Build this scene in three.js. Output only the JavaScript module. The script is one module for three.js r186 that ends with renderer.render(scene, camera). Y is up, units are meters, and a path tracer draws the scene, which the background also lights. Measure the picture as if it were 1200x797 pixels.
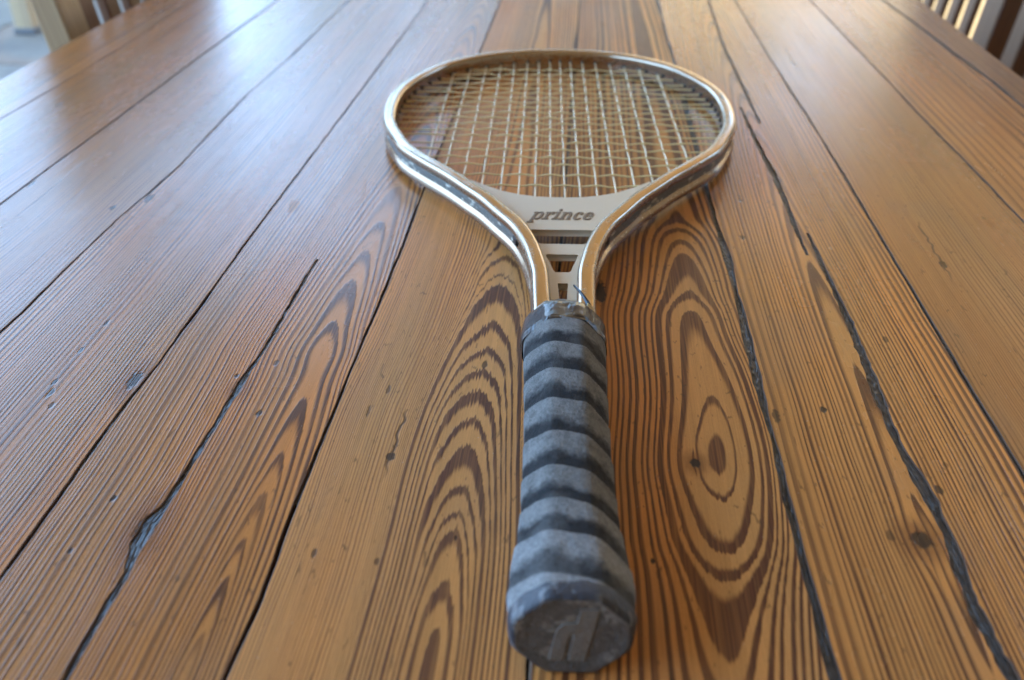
import * as THREE from 'three';
import { mergeGeometries } from 'three/addons/utils/BufferGeometryUtils.js';
import { RoundedBoxGeometry } from 'three/addons/geometries/RoundedBoxGeometry.js';
import { TextGeometry } from 'three/addons/geometries/TextGeometry.js';
import { FontLoader } from 'three/addons/loaders/FontLoader.js';

// ---------------------------------------------------------------- camera, sky, sun, exposure
// World: x to the right across the planks, y up, -z away along the planks. "f" below is the forward distance (-z).
const TOP = 0.74;                                   // height of the table top
const scene = new THREE.Scene();
const camera = new THREE.PerspectiveCamera(39.17, 1024 / 680, 0.02, 900);
camera.position.set(0, TOP + 0.246, 0);
camera.lookAt(-0.06461197, TOP + 0.246 - 0.5236942, -0.84945258);
camera.focus = 0.44;
camera.userData.fStop = 9.0;

const renderer = new THREE.WebGLRenderer({ antialias: true });
renderer.toneMapping = THREE.LinearToneMapping;
renderer.toneMappingExposure = 9.0;
renderer.shadowMap.enabled = true;

function skyTexture() {
  const W = 256, H = 128, d = new Float32Array(W * H * 4);
  const hor = [0.30, 0.41, 0.56], mid = [0.30, 0.57, 1.00], zen = [0.36, 0.64, 1.18], low = [0.2, 0.19, 0.17];
  for (let j = 0; j < H; j++) for (let i = 0; i < W; i++) {
    const el = ((j + 0.5) / H - 0.5) * Math.PI, s = Math.sin(el), k = (j * W + i) * 4;
    for (let c = 0; c < 3; c++) {
      let v;
      if (s < 0) v = low[c];
      else if (s < 0.5) v = hor[c] + (mid[c] - hor[c]) * (s / 0.5);
      else v = mid[c] + (zen[c] - mid[c]) * ((s - 0.5) / 0.5);
      d[k + c] = v;
    }
    d[k + 3] = 1;
  }
  const t = new THREE.DataTexture(d, W, H, THREE.RGBAFormat, THREE.FloatType);
  t.mapping = THREE.EquirectangularReflectionMapping;
  t.magFilter = t.minFilter = THREE.LinearFilter;
  t.wrapS = THREE.RepeatWrapping;
  t.needsUpdate = true;
  return t;
}
const sky = skyTexture();
scene.background = sky;
scene.environment = sky;

const sun = new THREE.DirectionalLight(new THREE.Color(1.0, 0.84, 0.6), 4.2);   // from the right and a little behind: the house keeps it off the table
sun.position.set(0.9 * 0.766 * 20, 0.643 * 20, 0.43 * 0.766 * 20);
sun.castShadow = true;
sun.shadow.mapSize.set(2048, 2048);
Object.assign(sun.shadow.camera, { left: -14, right: 14, top: 14, bottom: -14, near: 0.5, far: 60 });
scene.add(sun);
scene.add(sun.target);

// ---------------------------------------------------------------- noise and small helpers
function rng(seed) { let a = seed >>> 0; return () => { a = (a + 0x6D2B79F5) | 0; let t = Math.imul(a ^ (a >>> 15), 1 | a); t = (t + Math.imul(t ^ (t >>> 7), 61 | t)) ^ t; return ((t ^ (t >>> 14)) >>> 0) / 4294967296; }; }
const RND = new Float32Array(65536);
{ const r = rng(71); for (let i = 0; i < 65536; i++) RND[i] = r() * 2 - 1; }
function noise(x, y) {                              // value noise, -1..1
  const xi = Math.floor(x), yi = Math.floor(y);
  let fx = x - xi, fy = y - yi;
  fx = fx * fx * (3 - 2 * fx); fy = fy * fy * (3 - 2 * fy);
  const a = (Math.imul(yi, 7919) + xi) & 65535, b = (Math.imul(yi + 1, 7919) + xi) & 65535;
  const p = RND[a], q = RND[(a + 1) & 65535], r = RND[b], s = RND[(b + 1) & 65535];
  const u = p + (q - p) * fx, v = r + (s - r) * fx;
  return u + (v - u) * fy;
}
const sm = (a, b, x) => { const t = Math.min(1, Math.max(0, (x - a) / (b - a))); return t * t * (3 - 2 * t); };
const clamp = (x, a, b) => Math.min(b, Math.max(a, x));
function lerpTable(T, x) {                          // rows [x, y] with x rising
  if (x <= T[0][0]) return T[0][1];
  for (let i = 1; i < T.length; i++) if (x <= T[i][0]) { const k = (x - T[i - 1][0]) / (T[i][0] - T[i - 1][0]); return T[i - 1][1] + k * (T[i][1] - T[i - 1][1]); }
  return T[T.length - 1][1];
}
function smoothTable(T, x, w) { return (lerpTable(T, x - w) + 2 * lerpTable(T, x - w * 0.5) + 2 * lerpTable(T, x) + 2 * lerpTable(T, x + w * 0.5) + lerpTable(T, x + w)) / 8; }
const toS = (v) => { v = clamp(v, 0, 1); return 255 * (v <= 0.0031308 ? 12.92 * v : 1.055 * Math.pow(v, 1 / 2.4) - 0.055); };
function dataTex(buf, W, H, srgb, wrap = THREE.RepeatWrapping) {
  const t = new THREE.DataTexture(buf, W, H, THREE.RGBAFormat, THREE.UnsignedByteType);
  if (srgb) t.colorSpace = THREE.SRGBColorSpace;
  t.magFilter = THREE.LinearFilter; t.minFilter = THREE.LinearMipmapLinearFilter; t.generateMipmaps = true;
  t.wrapS = t.wrapT = wrap; t.needsUpdate = true;
  return t;
}
function makeTex(W, H, fn, srgb, wrap) {
  const b = new Uint8Array(W * H * 4);
  for (let j = 0; j < H; j++) for (let i = 0; i < W; i++) {
    const c = fn(i / W, j / H), k = (j * W + i) * 4;
    if (srgb) { b[k] = toS(c[0]); b[k + 1] = toS(c[1]); b[k + 2] = toS(c[2]); } else { b[k] = b[k + 1] = b[k + 2] = clamp(c, 0, 1) * 255; }
    b[k + 3] = 255;
  }
  return dataTex(b, W, H, srgb, wrap);
}
const counts = {};
function numbered(name) { const n = counts[name] = (counts[name] ?? -1) + 1; return n ? `${name}_${String(n).padStart(3, '0')}` : name; }
function tag(o, label, category, group) { o.userData.label = label; o.userData.category = category; if (group) o.userData.group = group; return o; }
function thing(name, label, category, [x, y, z], group) {
  const g = new THREE.Group(); g.name = numbered(name); g.position.set(x, y, z); scene.add(g);
  return tag(g, label, category, group);
}
function part(name, geo, mat, parent, world = true) {   // world: the geometry is in world coordinates and moves to the parent's own
  if (world) geo.translate(-parent.position.x, -parent.position.y, -parent.position.z);
  const m = new THREE.Mesh(geo, mat); m.name = name; m.castShadow = m.receiveShadow = true; parent.add(m);
  return m;
}
function struct(name, geo, mat) { const m = new THREE.Mesh(geo, mat); m.name = name; m.userData.kind = 'structure'; m.castShadow = m.receiveShadow = true; scene.add(m); return m; }
function boxAt(w, h, d, x, y, z, r = 0) { const g = r ? new RoundedBoxGeometry(w, h, d, 2, r) : new THREE.BoxGeometry(w, h, d); g.translate(x, y, z); return g; }

// ---------------------------------------------------------------- setting: ground, patio, the house that shades the table, far wall
const groundTex = makeTex(512, 512, (u, v) => {
  const n = 0.5 + 0.28 * noise(u * 9, v * 9) + 0.2 * noise(u * 40, v * 40) + 0.12 * noise(u * 170, v * 170);
  return [0.15 + 0.07 * n, 0.115 + 0.055 * n, 0.052 + 0.035 * n];
}, true);
const groundG = new THREE.CircleGeometry(400, 48); groundG.rotateX(-Math.PI / 2); groundG.translate(0, -0.05, 0);
groundTex.repeat.set(220, 220);
struct('ground', groundG, new THREE.MeshStandardMaterial({ map: groundTex, roughness: 0.95 }));

const patioTex = makeTex(512, 512, (u, v) => {
  const n = noise(u * 6, v * 6) * 0.5 + noise(u * 19 + 7, v * 19) * 0.35 + noise(u * 90, v * 90) * 0.3;
  const stain = sm(0.25, 0.6, noise(u * 4 + 30, v * 5));
  return [0.125 + 0.055 * n + 0.03 * stain, 0.094 + 0.042 * n, 0.062 + 0.028 * n - 0.01 * stain];
}, true);
const patioBump = makeTex(256, 256, (u, v) => 0.5 + 0.25 * noise(u * 60, v * 60) + 0.25 * noise(u * 17, v * 17), false);
const patioMat = new THREE.MeshStandardMaterial({ map: patioTex, bumpMap: patioBump, bumpScale: 0.002, roughness: 0.75 });
{ // flagstones of the patio, laid in rows with open joints
  const patio = new THREE.Group(); patio.name = 'patio'; patio.userData.kind = 'structure'; patio.position.set(-0.8, 0, -1); scene.add(patio);
  part('bed', boxAt(4.1, 0.035, 7.3, -0.8, -0.03, -1.05), new THREE.MeshStandardMaterial({ color: new THREE.Color(0.16, 0.15, 0.14), roughness: 0.95 }), patio);
  const r = rng(5);
  for (let row = 0; row < 12; row++) {
    let x = -2.85 - r() * 0.3;
    while (x < 1.2) {
      const w = Math.min(0.42 + r() * 0.4, 1.25 - x);
      if (w < 0.12) break;
      const x0 = Math.max(x, -2.84);
      const g = boxAt(x + w - x0 - 0.012, 0.03, 0.588, (x0 + x + w) / 2, 0.0 - 0.0135 + r() * 0.002, 2.3 - row * 0.6, 0.004);
      const p = g.attributes.position, uv = g.attributes.uv, ox = r(), oy = r();
      for (let i = 0; i < p.count; i++) uv.setXY(i, p.getX(i) * 0.5 + ox, p.getZ(i) * 0.5 + oy);
      part('flagstone', g, patioMat, patio);
      x += w;
    }
  }
}
const stuccoBump = makeTex(256, 256, (u, v) => 0.5 + 0.3 * noise(u * 50, v * 50) + 0.2 * noise(u * 120, v * 120), false);
stuccoBump.repeat.set(6, 3);
const houseMat = new THREE.MeshStandardMaterial({ color: new THREE.Color(0.5, 0.36, 0.22), bumpMap: stuccoBump, bumpScale: 0.004, roughness: 0.9 });
{ // the house stands to the right; its porch roof covers the table
  const house = thing('house', 'tan stucco house walls with a porch roof over the table, seen in reflections only', 'house', [2.7, -0.05, -0.4]);
  part('side_wall', boxAt(0.4, 6.0, 11, 2.9, 2.95, 3.1), houseMat, house);
  part('back_wall', boxAt(4.58, 2.7, 0.25, 0.40, 1.30, 1.45), houseMat, house);
  const ceiling = new THREE.MeshStandardMaterial({ color: new THREE.Color(0.72, 0.57, 0.40), roughness: 0.8 });
  part('porch_roof', boxAt(4.9, 0.12, 5.4, 0.247, 2.72, -1.4), ceiling, house);
  part('porch_roof', boxAt(3.7, 0.12, 2.4, 0.847, 2.72, -5.3), ceiling, house);
  const wall = thing('garden_wall', 'sunlit cream garden wall far beyond the table, seen in reflections only', 'wall', [4.5, -0.05, -8.2]);
  part('wall_body', boxAt(8.2, 2.5, 0.3, 4.5, 1.2, -8.2), new THREE.MeshStandardMaterial({ color: new THREE.Color(0.52, 0.42, 0.25), bumpMap: stuccoBump, bumpScale: 0.004, roughness: 0.9 }), wall);
  part('coping', boxAt(8.3, 0.08, 0.4, 4.5, 2.492, -8.2), patioMat, wall);
}

// ---------------------------------------------------------------- the table: planks with their own grain
const F0 = 0.14, FL = 1.1;                          // the texture of a plank spans f = 0.14 .. 1.24 m
const TW = 512, TH = 2048;
function ringTable(o) {                             // ring boundaries b and share of dark latewood w
  const r = rng(o.seed * 101 + 3), b = [0], w = [];
  for (const [pos, share] of o.rings || []) { b.push(pos); w.push(share); }
  while (b[b.length - 1] < 0.45) {
    const wide = o.pitch * (0.72 + 0.56 * r()) * (1 + 0.3 * Math.sin(b[b.length - 1] * 140 + o.seed));
    b.push(b[b.length - 1] + wide); w.push(clamp(o.late * (0.7 + 0.6 * r()), 0.12, 0.75));
  }
  return { b, w, st: w.map((v, i) => (i < (o.rings || []).length ? 1 : 0.6 + 0.45 * r())) };
}
function plankTextures(o) {
  const { b, w, st } = ringTable(o), col = new Uint8Array(TW * TH * 4), bmp = new Uint8Array(TW * TH * 4);
  const n = b.length, W = o.x1 - o.x0, s0 = o.seed * 13.7, g = o.contrast ?? 1;
  const L = o.light, D = o.dark;
  // quick lookup from ring coordinate to ring number
  const LUT = new Uint16Array(9001); for (let i = 0, k = 0; i <= 9000; i++) { const R = i * 0.00005; while (k < n - 2 && b[k + 1] < R) k++; LUT[i] = k; }
  for (let j = 0; j < TH; j++) {
    const f0 = F0 + (j + 0.5) / TH * FL;
    const xcRow = typeof o.xc === 'number' ? o.xc : smoothTable(o.xc, f0, 0.03);
    for (let i = 0; i < TW; i++) {
      let x = o.x0 + (i + 0.5) / TW * W, f = f0;
      let shade = 0, knotMix = 0, halo = 0, hole = 0;
      for (const k of o.knots || []) {
        const dx = x - k[0], df = f - k[1], rx = k[2], rf = k[3] ?? rx * 1.5;
        if (Math.abs(dx) > rx * 9 || Math.abs(df) > rf * 12) continue;
        const e = Math.hypot(dx / rx, df / rf);
        const wob = e + 0.22 * noise(dx * 900 + k[0] * 999, df * 700);
        if (k[4] === 'knot') { const a = Math.exp(-e * e * 0.09); x += Math.sign(dx || 1) * -a * rx * 0.55 * Math.exp(-Math.abs(dx) / (rx * 3)); halo = Math.max(halo, sm(3.6, 0.9, wob) * 0.55); }
        hole = Math.max(hole, sm(1.12, 0.72, wob) * (k[5] ?? 1));
        if (k[6]) { const t = sm(0.0009, 0.0003, Math.abs(dx + 0.0008 * noise(df * 200, 3) - df * 0.03)) * sm(k[6], k[6] * 0.4, Math.abs(df - k[6] * 0.4)); shade = Math.max(shade, t * 0.75); }
      }
      const fib = noise(x * 1500 + s0, f * 22 + 5) + 0.6 * noise(x * 3600 + s0, f * 45);
      f += (o.flame ?? 0.0018) * (fib + 1.2 * noise(x * 160 + s0, f * 30));
      const xx = x + (o.wob ?? 0.0012) * (noise(f * 7 + s0, x * 25) + 0.35 * noise(f * 26 + s0, x * 60 + 9));
      const d = o.d ? smoothTable(o.d, f, 0.008) : 0;
      let off = xx - xcRow;
      off = off < 0 ? (o.left ? lerpTable(o.left, -off) : -off) : (o.right ? lerpTable(o.right, off) : off);
      let R = Math.sqrt(off * off + d * d);
      R = clamp(R, 0, 0.4499);
      let k = LUT[(R * 20000) | 0]; while (k < n - 2 && b[k + 1] < R) k++;
      const wr = b[k + 1] - b[k], t = (R - b[k]) / wr, aa = Math.min(0.3, 0.00022 / wr);
      const lw = w[k] ?? 0.4, soft = Math.min(0.45, (o.soft ?? 0.36));
      let late = sm(1 - lw - soft * 0.6, 1 - lw + soft * 0.4, t) * sm(1.0, 1 - aa, t);
      if (k === 0 && o.core) late = Math.max(0, sm(o.core * 1.05, o.core * 0.8, R));
      const patch = noise(x * 28 + s0, f * 5 + 3), fine = noise(x * 5200, f * 75 + s0), grit = noise(x * 2600 + 4, f * 2300);
      late *= (st[k] ?? 1) * (o.plain ? 1 - 0.35 * sm(o.plain, o.plain - 0.012, x) : 1);
      late *= 1 + 0.22 * patch + 0.18 * fib;
      late = clamp(late * g, 0, 1);
      const scratch = sm(0.90, 0.97, noise((x + f * 0.22) * 2200 + s0, f * 26 - x * 60)) * 0.13 + sm(0.92, 0.98, noise((x - f * 0.55) * 1500 + s0, f * 20)) * 0.10;
      const lum = 1 + 0.15 * patch + 0.10 * fine + 0.06 * grit + 0.10 * noise(x * 420 + s0, f * 9) + scratch, red = 0.09 * noise(x * 60 + 50, f * 8 + s0) + 0.06 * noise(x * 14 + 9, f * 3 + s0);
      // scuffs, dirt specks and greyed wear
      const speck = sm(0.80, 0.93, noise(x * 620 + 11 + s0, f * 260)) * 0.5, dust = sm(0.955, 0.985, noise(x * 1500 + 31 + s0, f * 1300)) * 0.6, wear = sm(0.2, 0.9, noise(x * 70 + s0 * 3, f * 26 + 1)) * 0.16;
      let kk = (j * TW + i) * 4, rr = [0, 0, 0];
      for (let c = 0; c < 3; c++) {
        let v = L[c] * lum * (1 + (c === 0 ? red : c === 2 ? -red : 0));
        v = v + (D[c] * (0.9 + 0.2 * fine) - v) * late;
        v = v + ([0.115, 0.036, 0.013][c] - v) * halo;
        v = v * (1 - speck) + speck * [0.06, 0.035, 0.02][c];
        v = v + ([0.21, 0.15, 0.10][c] * (1 - 0.5 * late) - v) * wear;
        v = v + (0.42 - v) * dust;
        v = v + ([0.022, 0.016, 0.014][c] - v) * Math.max(shade, hole * 0.93);
        rr[c] = v;
      }
      col[kk] = toS(rr[0]); col[kk + 1] = toS(rr[1]); col[kk + 2] = toS(rr[2]); col[kk + 3] = 255;
      const h = 0.55 + 0.25 * late * (o.relief ?? 1) + 0.06 * fine + 0.05 * noise(x * 90, f * 14 + s0) - 0.5 * Math.max(hole, shade) - 0.1 * speck;
      bmp[kk] = bmp[kk + 1] = bmp[kk + 2] = clamp(h, 0, 1) * 255; bmp[kk + 3] = 255;
    }
  }
  return [dataTex(col, TW, TH, true, THREE.MirroredRepeatWrapping), dataTex(bmp, TW, TH, false, THREE.MirroredRepeatWrapping)];
}
// Seams between planks as [f, x]; the half width of the gap comes with them.
const FN = 0.04, FF = 1.72;
const SEAMS = [
  { hw: 0, pts: [[0, -0.514]] },
  { hw: 0.0005, pts: [[0.6, -0.459], [0.70, -0.4575], [0.82, -0.4545], [0.99, -0.4545], [1.07, -0.458]] },
  { hw: 0.0005, pts: [[0.3, -0.369], [0.54, -0.3695], [0.574, -0.3692], [0.727, -0.3665], [0.88, -0.3655], [1.12, -0.36]] },
  { hw: 0.0005, pts: [[0.2, -0.286], [0.387, -0.2855], [0.405, -0.2845], [0.478, -0.2853], [0.524, -0.2846], [0.568, -0.2818], [0.617, -0.2798], [0.69, -0.2820], [0.783, -0.2836], [0.903, -0.279], [1.1, -0.2784]] },
  { hw: 0.0005, pts: [[0.2, -0.1968], [0.27, -0.1971], [0.336, -0.1971], [0.363, -0.1956], [0.43, -0.1951], [0.51, -0.1949], [0.64, -0.1927], [0.74, -0.1910], [0.87, -0.1892], [1.0, -0.1868], [1.1, -0.1856]] },
  { hw: 0.00055, pts: [[0.19, -0.1046], [0.222, -0.1032], [0.264, -0.1042], [0.348, -0.1037], [0.5, -0.1020], [0.58, -0.1029], [0.91, -0.1018], [1.1, -0.1008]] },
  { hw: 0.0005, pts: [[0.2, -0.0102], [1.1, -0.0090]] },
  { hw: 0.0015, pts: [[0.2, 0.0854], [0.257, 0.0848], [0.29, 0.0846], [0.32, 0.0853], [0.37, 0.0849], [0.48, 0.0857], [0.573, 0.0838], [0.89, 0.0832], [1.0, 0.0812], [1.17, 0.081]] },
  { hw: 0.0006, pts: [[0.3, 0.1816], [0.37, 0.1806], [0.55, 0.1796], [0.63, 0.1795], [0.757, 0.1777], [0.926, 0.1740], [1.17, 0.1715]] },
  { hw: 0.0005, pts: [[0.56, 0.2732], [0.68, 0.2701], [0.775, 0.267], [0.868, 0.266], [1.166, 0.259]] },
  { hw: 0.0016, pts: [[0.7, 0.357], [0.86, 0.3575], [0.94, 0.3536], [1.05, 0.350], [1.17, 0.344]] },
  { hw: 0, pts: [[0, 0.387]] },
];
function seamX(i, f) {
  const s = SEAMS[i]; let x = lerpTable(s.pts, f);
  if (s.hw) x += 0.0003 * noise(f * 55, i * 7.1) + 0.00018 * noise(f * 210, i * 3.3);
  return x;
}
const seamHW = (i, f) => SEAMS[i].hw * (1 + 0.55 * noise(f * 24 + 8, i * 5.7) + 0.25 * noise(f * 110, i * 2.9));
// Cracks inside planks: centre line with half widths [f, x, hw]
const CRACKS = [
  { plank: 4, pts: [[0.09, -0.1545, 0.0013], [0.187, -0.1542, 0.0012], [0.21, -0.1545, 0.0012], [0.2336, -0.154, 0.0013], [0.240, -0.1548, 0.0022], [0.249, -0.1562, 0.0036], [0.259, -0.1560, 0.0034], [0.267, -0.1544, 0.0018], [0.2825, -0.1537, 0.0011], [0.3027, -0.1528, 0.0011], [0.329, -0.1521, 0.0010], [0.346, -0.1516, 0.0016], [0.351, -0.1516, 0.0019], [0.357, -0.1512, 0.0012], [0.384, -0.1493, 0.0008], [0.425, -0.1491, 0.0008], [0.457, -0.1484, 0.0008], [0.48, -0.1475, 0.0005]] },
  { plank: 7, pts: [[0.09, 0.1425, 0.0022], [0.209, 0.141, 0.0022], [0.2188, 0.1399, 0.0023], [0.2387, 0.1384, 0.0022], [0.258, 0.1393, 0.0025], [0.2744, 0.1408, 0.0021], [0.290, 0.1400, 0.0024], [0.301, 0.1394, 0.0031], [0.309, 0.1386, 0.0026], [0.317, 0.1376, 0.0018], [0.3407, 0.1367, 0.0017], [0.3754, 0.1377, 0.0022], [0.4297, 0.1388, 0.0019], [0.486, 0.1381, 0.0014], [0.52, 0.1376, 0.0009], [0.537, 0.1373, 0.0005]] },
  { plank: 7, pts: [[0.505, 0.1316, 0.0005], [0.5334, 0.1314, 0.0010], [0.5768, 0.1321, 0.0019], [0.628, 0.132, 0.0022], [0.6615, 0.1303, 0.0016], [0.7234, 0.1286, 0.0014], [0.7755, 0.1278, 0.0006]] },
  { plank: 7, pts: [[0.735, 0.1378, 0.0005], [0.7463, 0.1376, 0.0010], [0.8659, 0.1364, 0.0014], [0.9654, 0.1350, 0.0014], [1.17, 0.1405, 0.0013], [1.25, 0.141, 0.0005]] },
  { plank: 1, pts: [[0.47, -0.352, 0.0005], [0.506, -0.3507, 0.0007], [0.546, -0.3484, 0.0008], [0.58, -0.349, 0.0007], [0.62, -0.3456, 0.0005]] },
];
CRACKS.pop();                                        // that hairline lies within the seam region and is drawn by plank 2's grain
const tan1 = [0.44, 0.215, 0.075], drk = [0.112, 0.045, 0.023];
const PLANKS = [
  { seed: 1, xc: -0.62, pitch: 0.0028, late: 0.4, contrast: 0.85, light: [0.41, 0.185, 0.058], dark: drk },
  { seed: 2, xc: -0.56, pitch: 0.0029, late: 0.4, contrast: 0.9, light: [0.41, 0.185, 0.058], dark: drk, knots: [[-0.4575, 0.79, 0.002, 0.006, 'nail', 0.8], [-0.43, 0.74, 0.0018, 0.004, 'nail', 0.7]] },
  { seed: 3, xc: -0.46, pitch: 0.0022, late: 0.4, contrast: 0.85, light: [0.42, 0.185, 0.055], dark: drk, knots: [[-0.2954, 0.5402, 0.0018, 0.004, 'nail', 0.9], [-0.349, 0.55, 0.0006, 0.03, 'nail', 0.7], [-0.366, 0.573, 0.0016, 0.006, 'nail', 0.8]] },
  { seed: 4, xc: -0.40, pitch: 0.0025, late: 0.42, contrast: 1, light: [0.46, 0.20, 0.058], dark: drk, knots: [[-0.2374, 0.3742, 0.0011, 0.0032, 'nail', 0.9], [-0.2364, 0.4003, 0.0011, 0.0036, 'nail', 0.9], [-0.2368, 0.347, 0.0012, 0.003, 'nail', 1], [-0.2345, 0.338, 0.0014, 0.004, 'nail', 0.9], [-0.2294, 0.3286, 0.0012, 0.003, 'nail', 0.8], [-0.2012, 0.351, 0.0028, 0.0075, 'knot', 1], [-0.2781, 0.5566, 0.0024, 0.007, 'nail', 0.85]] },
  { seed: 5, xc: [[0.14, -0.1165], [0.29, -0.1175], [0.40, -0.1222], [0.6, -0.120]], d: [[0.1, 0.0], [0.19, 0.0022], [0.29, 0.010], [0.36, 0.0145], [0.3829, 0.0132], [0.41, 0.0165], [0.48, 0.022], [0.7, 0.034], [1.2, 0.05]], right: [[0, 0], [0.018, 0.024]], left: [[0, 0], [0.012, 0.016], [0.09, 0.098]],
    pitch: 0.0022, late: 0.44, contrast: 1, light: [0.48, 0.205, 0.058], dark: drk,
    knots: [[-0.1516, 0.3479, 0.0021, 0.004, 'knot', 1], [-0.155, 0.3581, 0.0012, 0.002, 'nail', 1], [-0.1362, 0.3299, 0.0014, 0.0024, 'nail', 1], [-0.1403, 0.3702, 0.0012, 0.003, 'nail', 0.7], [-0.1755, 0.2711, 0.0011, 0.0022, 'nail', 1], [-0.1788, 0.2419, 0.0011, 0.0017, 'nail', 1], [-0.1565, 0.2555, 0.0040, 0.009, 'knot', 0.9]] },
  { seed: 6, plain: -0.062, gloss: 0.58, spec: 0.3, flame: 0.0024, xc: [[0.14, -0.0413], [0.223, -0.0422], [0.253, -0.0416], [0.286, -0.0439], [0.355, -0.0441], [0.378, -0.0417], [0.43, -0.0412], [0.5, -0.041], [1.2, -0.046]],
    d: [[0.1, 0.0], [0.205, 0.0015], [0.218, 0.0028], [0.2325, 0.006], [0.259, 0.0092], [0.27, 0.0108], [0.286, 0.0128], [0.309, 0.0158], [0.333, 0.0190], [0.351, 0.0218], [0.369, 0.0245], [0.388, 0.0270], [0.412, 0.030], [0.4445, 0.034], [0.5, 0.0385], [0.6, 0.0395], [1.2, 0.0415]],
    left: [[0, 0], [0.012, 0.0125], [0.02, 0.026], [0.062, 0.105]], right: [[0, 0], [0.010, 0.0105], [0.033, 0.046]],
    rings: [[0.0030, 0.75], [0.0068, 0.42], [0.0098, 0.35], [0.0112, 0.4], [0.0134, 0.38], [0.0168, 0.55], [0.0194, 0.34], [0.0225, 0.5], [0.0250, 0.4], [0.0275, 0.36], [0.0305, 0.36], [0.0350, 0.5]],
    pitch: 0.0020, late: 0.36, contrast: 0.92, light: [0.55, 0.255, 0.080], dark: [0.118, 0.049, 0.030], soft: 0.22,
    knots: [[-0.073, 0.3043, 0.0020, 0.0028, 'nail', 0.95, 0.03], [-0.067, 0.245, 0.0010, 0.0024, 'nail', 0.7], [-0.0905, 0.247, 0.0011, 0.0025, 'nail', 0.75], [-0.0885, 0.335, 0.0008, 0.005, 'nail', 0.6], [-0.083, 0.352, 0.0009, 0.004, 'nail', 0.6], [-0.0415, 0.376, 0.0013, 0.004, 'nail', 0.8], [-0.0405, 0.2590, 0.0006, 0.0014, 'nail', 0.8]] },
  { seed: 7, gloss: 0.55, spec: 0.3, flame: 0.0011, xc: [[0.14, 0.051], [0.204, 0.0535], [0.24, 0.0570], [0.26, 0.0588], [0.29, 0.060], [0.3134, 0.0609], [0.354, 0.0640], [0.39, 0.0605], [0.43, 0.0585], [0.45, 0.0600], [0.485, 0.0613], [0.545, 0.061], [1.2, 0.055]],
    d: [[0.1, 0.0315], [0.20, 0.0248], [0.229, 0.0226], [0.2485, 0.0196], [0.262, 0.0145], [0.289, 0.0088], [0.302, 0.0042], [0.3134, 0.0], [0.329, 0.0045], [0.354, 0.0088], [0.40, 0.0130], [0.431, 0.0150], [0.4497, 0.0196], [0.487, 0.0228], [0.517, 0.0254], [0.535, 0.0283], [0.545, 0.0306], [0.60, 0.0322], [0.8, 0.0332], [1.2, 0.0345]],
    left: [[0, 0], [0.07, 0.07]], right: [[0, 0], [0.007, 0.0088], [0.013, 0.0150], [0.019, 0.0228], [0.026, 0.033], [0.04, 0.05]], core: 0.0044,
    rings: [[0.0052, 0.12], [0.0093, 0.24], [0.0160, 0.30], [0.0203, 0.36], [0.0242, 0.66], [0.0261, 0.5], [0.0289, 0.42], [0.0312, 0.5], [0.0350, 0.45], [0.0379, 0.5], [0.0408, 0.4], [0.0432, 0.5]],
    pitch: 0.0031, late: 0.46, contrast: 1, light: [0.55, 0.245, 0.070], dark: [0.122, 0.046, 0.023], soft: 0.2,
    knots: [[0.0512, 0.3093, 0.0023, 0.0032, 'knot', 1], [0.0312, 0.2523, 0.0008, 0.0013, 'nail', 1], [0.0128, 0.4508, 0.0034, 0.013, 'nail', 1]] },
  { seed: 8, xc: [[0.14, 0.1365], [0.27, 0.134], [0.36, 0.1335], [0.6, 0.131], [1.2, 0.136]], d: [[0.1, 0.006], [0.27, 0.001], [0.33, 0.0045], [0.5, 0.010], [0.66, 0.014], [0.9, 0.022], [1.2, 0.030]],
    rings: [[0.0028, 0.3], [0.0066, 0.34], [0.0100, 0.34]], right: [[0, 0], [0.05, 0.056]],
    pitch: 0.0025, late: 0.42, contrast: 0.95, light: [0.53, 0.225, 0.060], dark: [0.135, 0.052, 0.024],
    knots: [[0.13, 0.2707, 0.0042, 0.0048, 'knot', 0.95], [0.1197, 0.2722, 0.0018, 0.003, 'nail', 0.6], [0.1106, 0.3512, 0.0017, 0.0026, 'nail', 1], [0.1529, 0.4134, 0.0016, 0.003, 'nail', 0.7], [0.1036, 0.5814, 0.0015, 0.003, 'nail', 0.8], [0.0976, 0.5261, 0.0017, 0.0035, 'nail', 0.8], [0.1522, 0.3159, 0.0011, 0.002, 'nail', 0.5], [0.089, 0.345, 0.0016, 0.005, 'nail', 0.8], [0.145, 0.3, 0.0016, 0.003, 'nail', 0.9]] },
  { seed: 9, xc: 0.05, pitch: 0.0019, late: 0.3, contrast: 0.72, light: [0.45, 0.195, 0.062], dark: [0.14, 0.05, 0.022], relief: 0.7, knots: [[0.2058, 0.4986, 0.0022, 0.0048, 'nail', 0.95, 0.05], [0.1929, 0.9061, 0.0022, 0.009, 'nail', 0.8, 0.05]] },
  { seed: 10, xc: 0.10, pitch: 0.0075, late: 0.24, contrast: 0.95, light: [0.45, 0.195, 0.062], dark: [0.14, 0.05, 0.022], soft: 0.4 },
  { seed: 11, xc: 0.10, pitch: 0.006, late: 0.3, contrast: 0.6, light: [0.33, 0.165, 0.07], dark: [0.11, 0.045, 0.022] },
];
PLANKS.forEach((p, i) => { p.x0 = (SEAMS[i].pts[0][1] ?? 0) - 0.004; p.x1 = SEAMS[i + 1].pts[0][1] + 0.004; });
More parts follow.
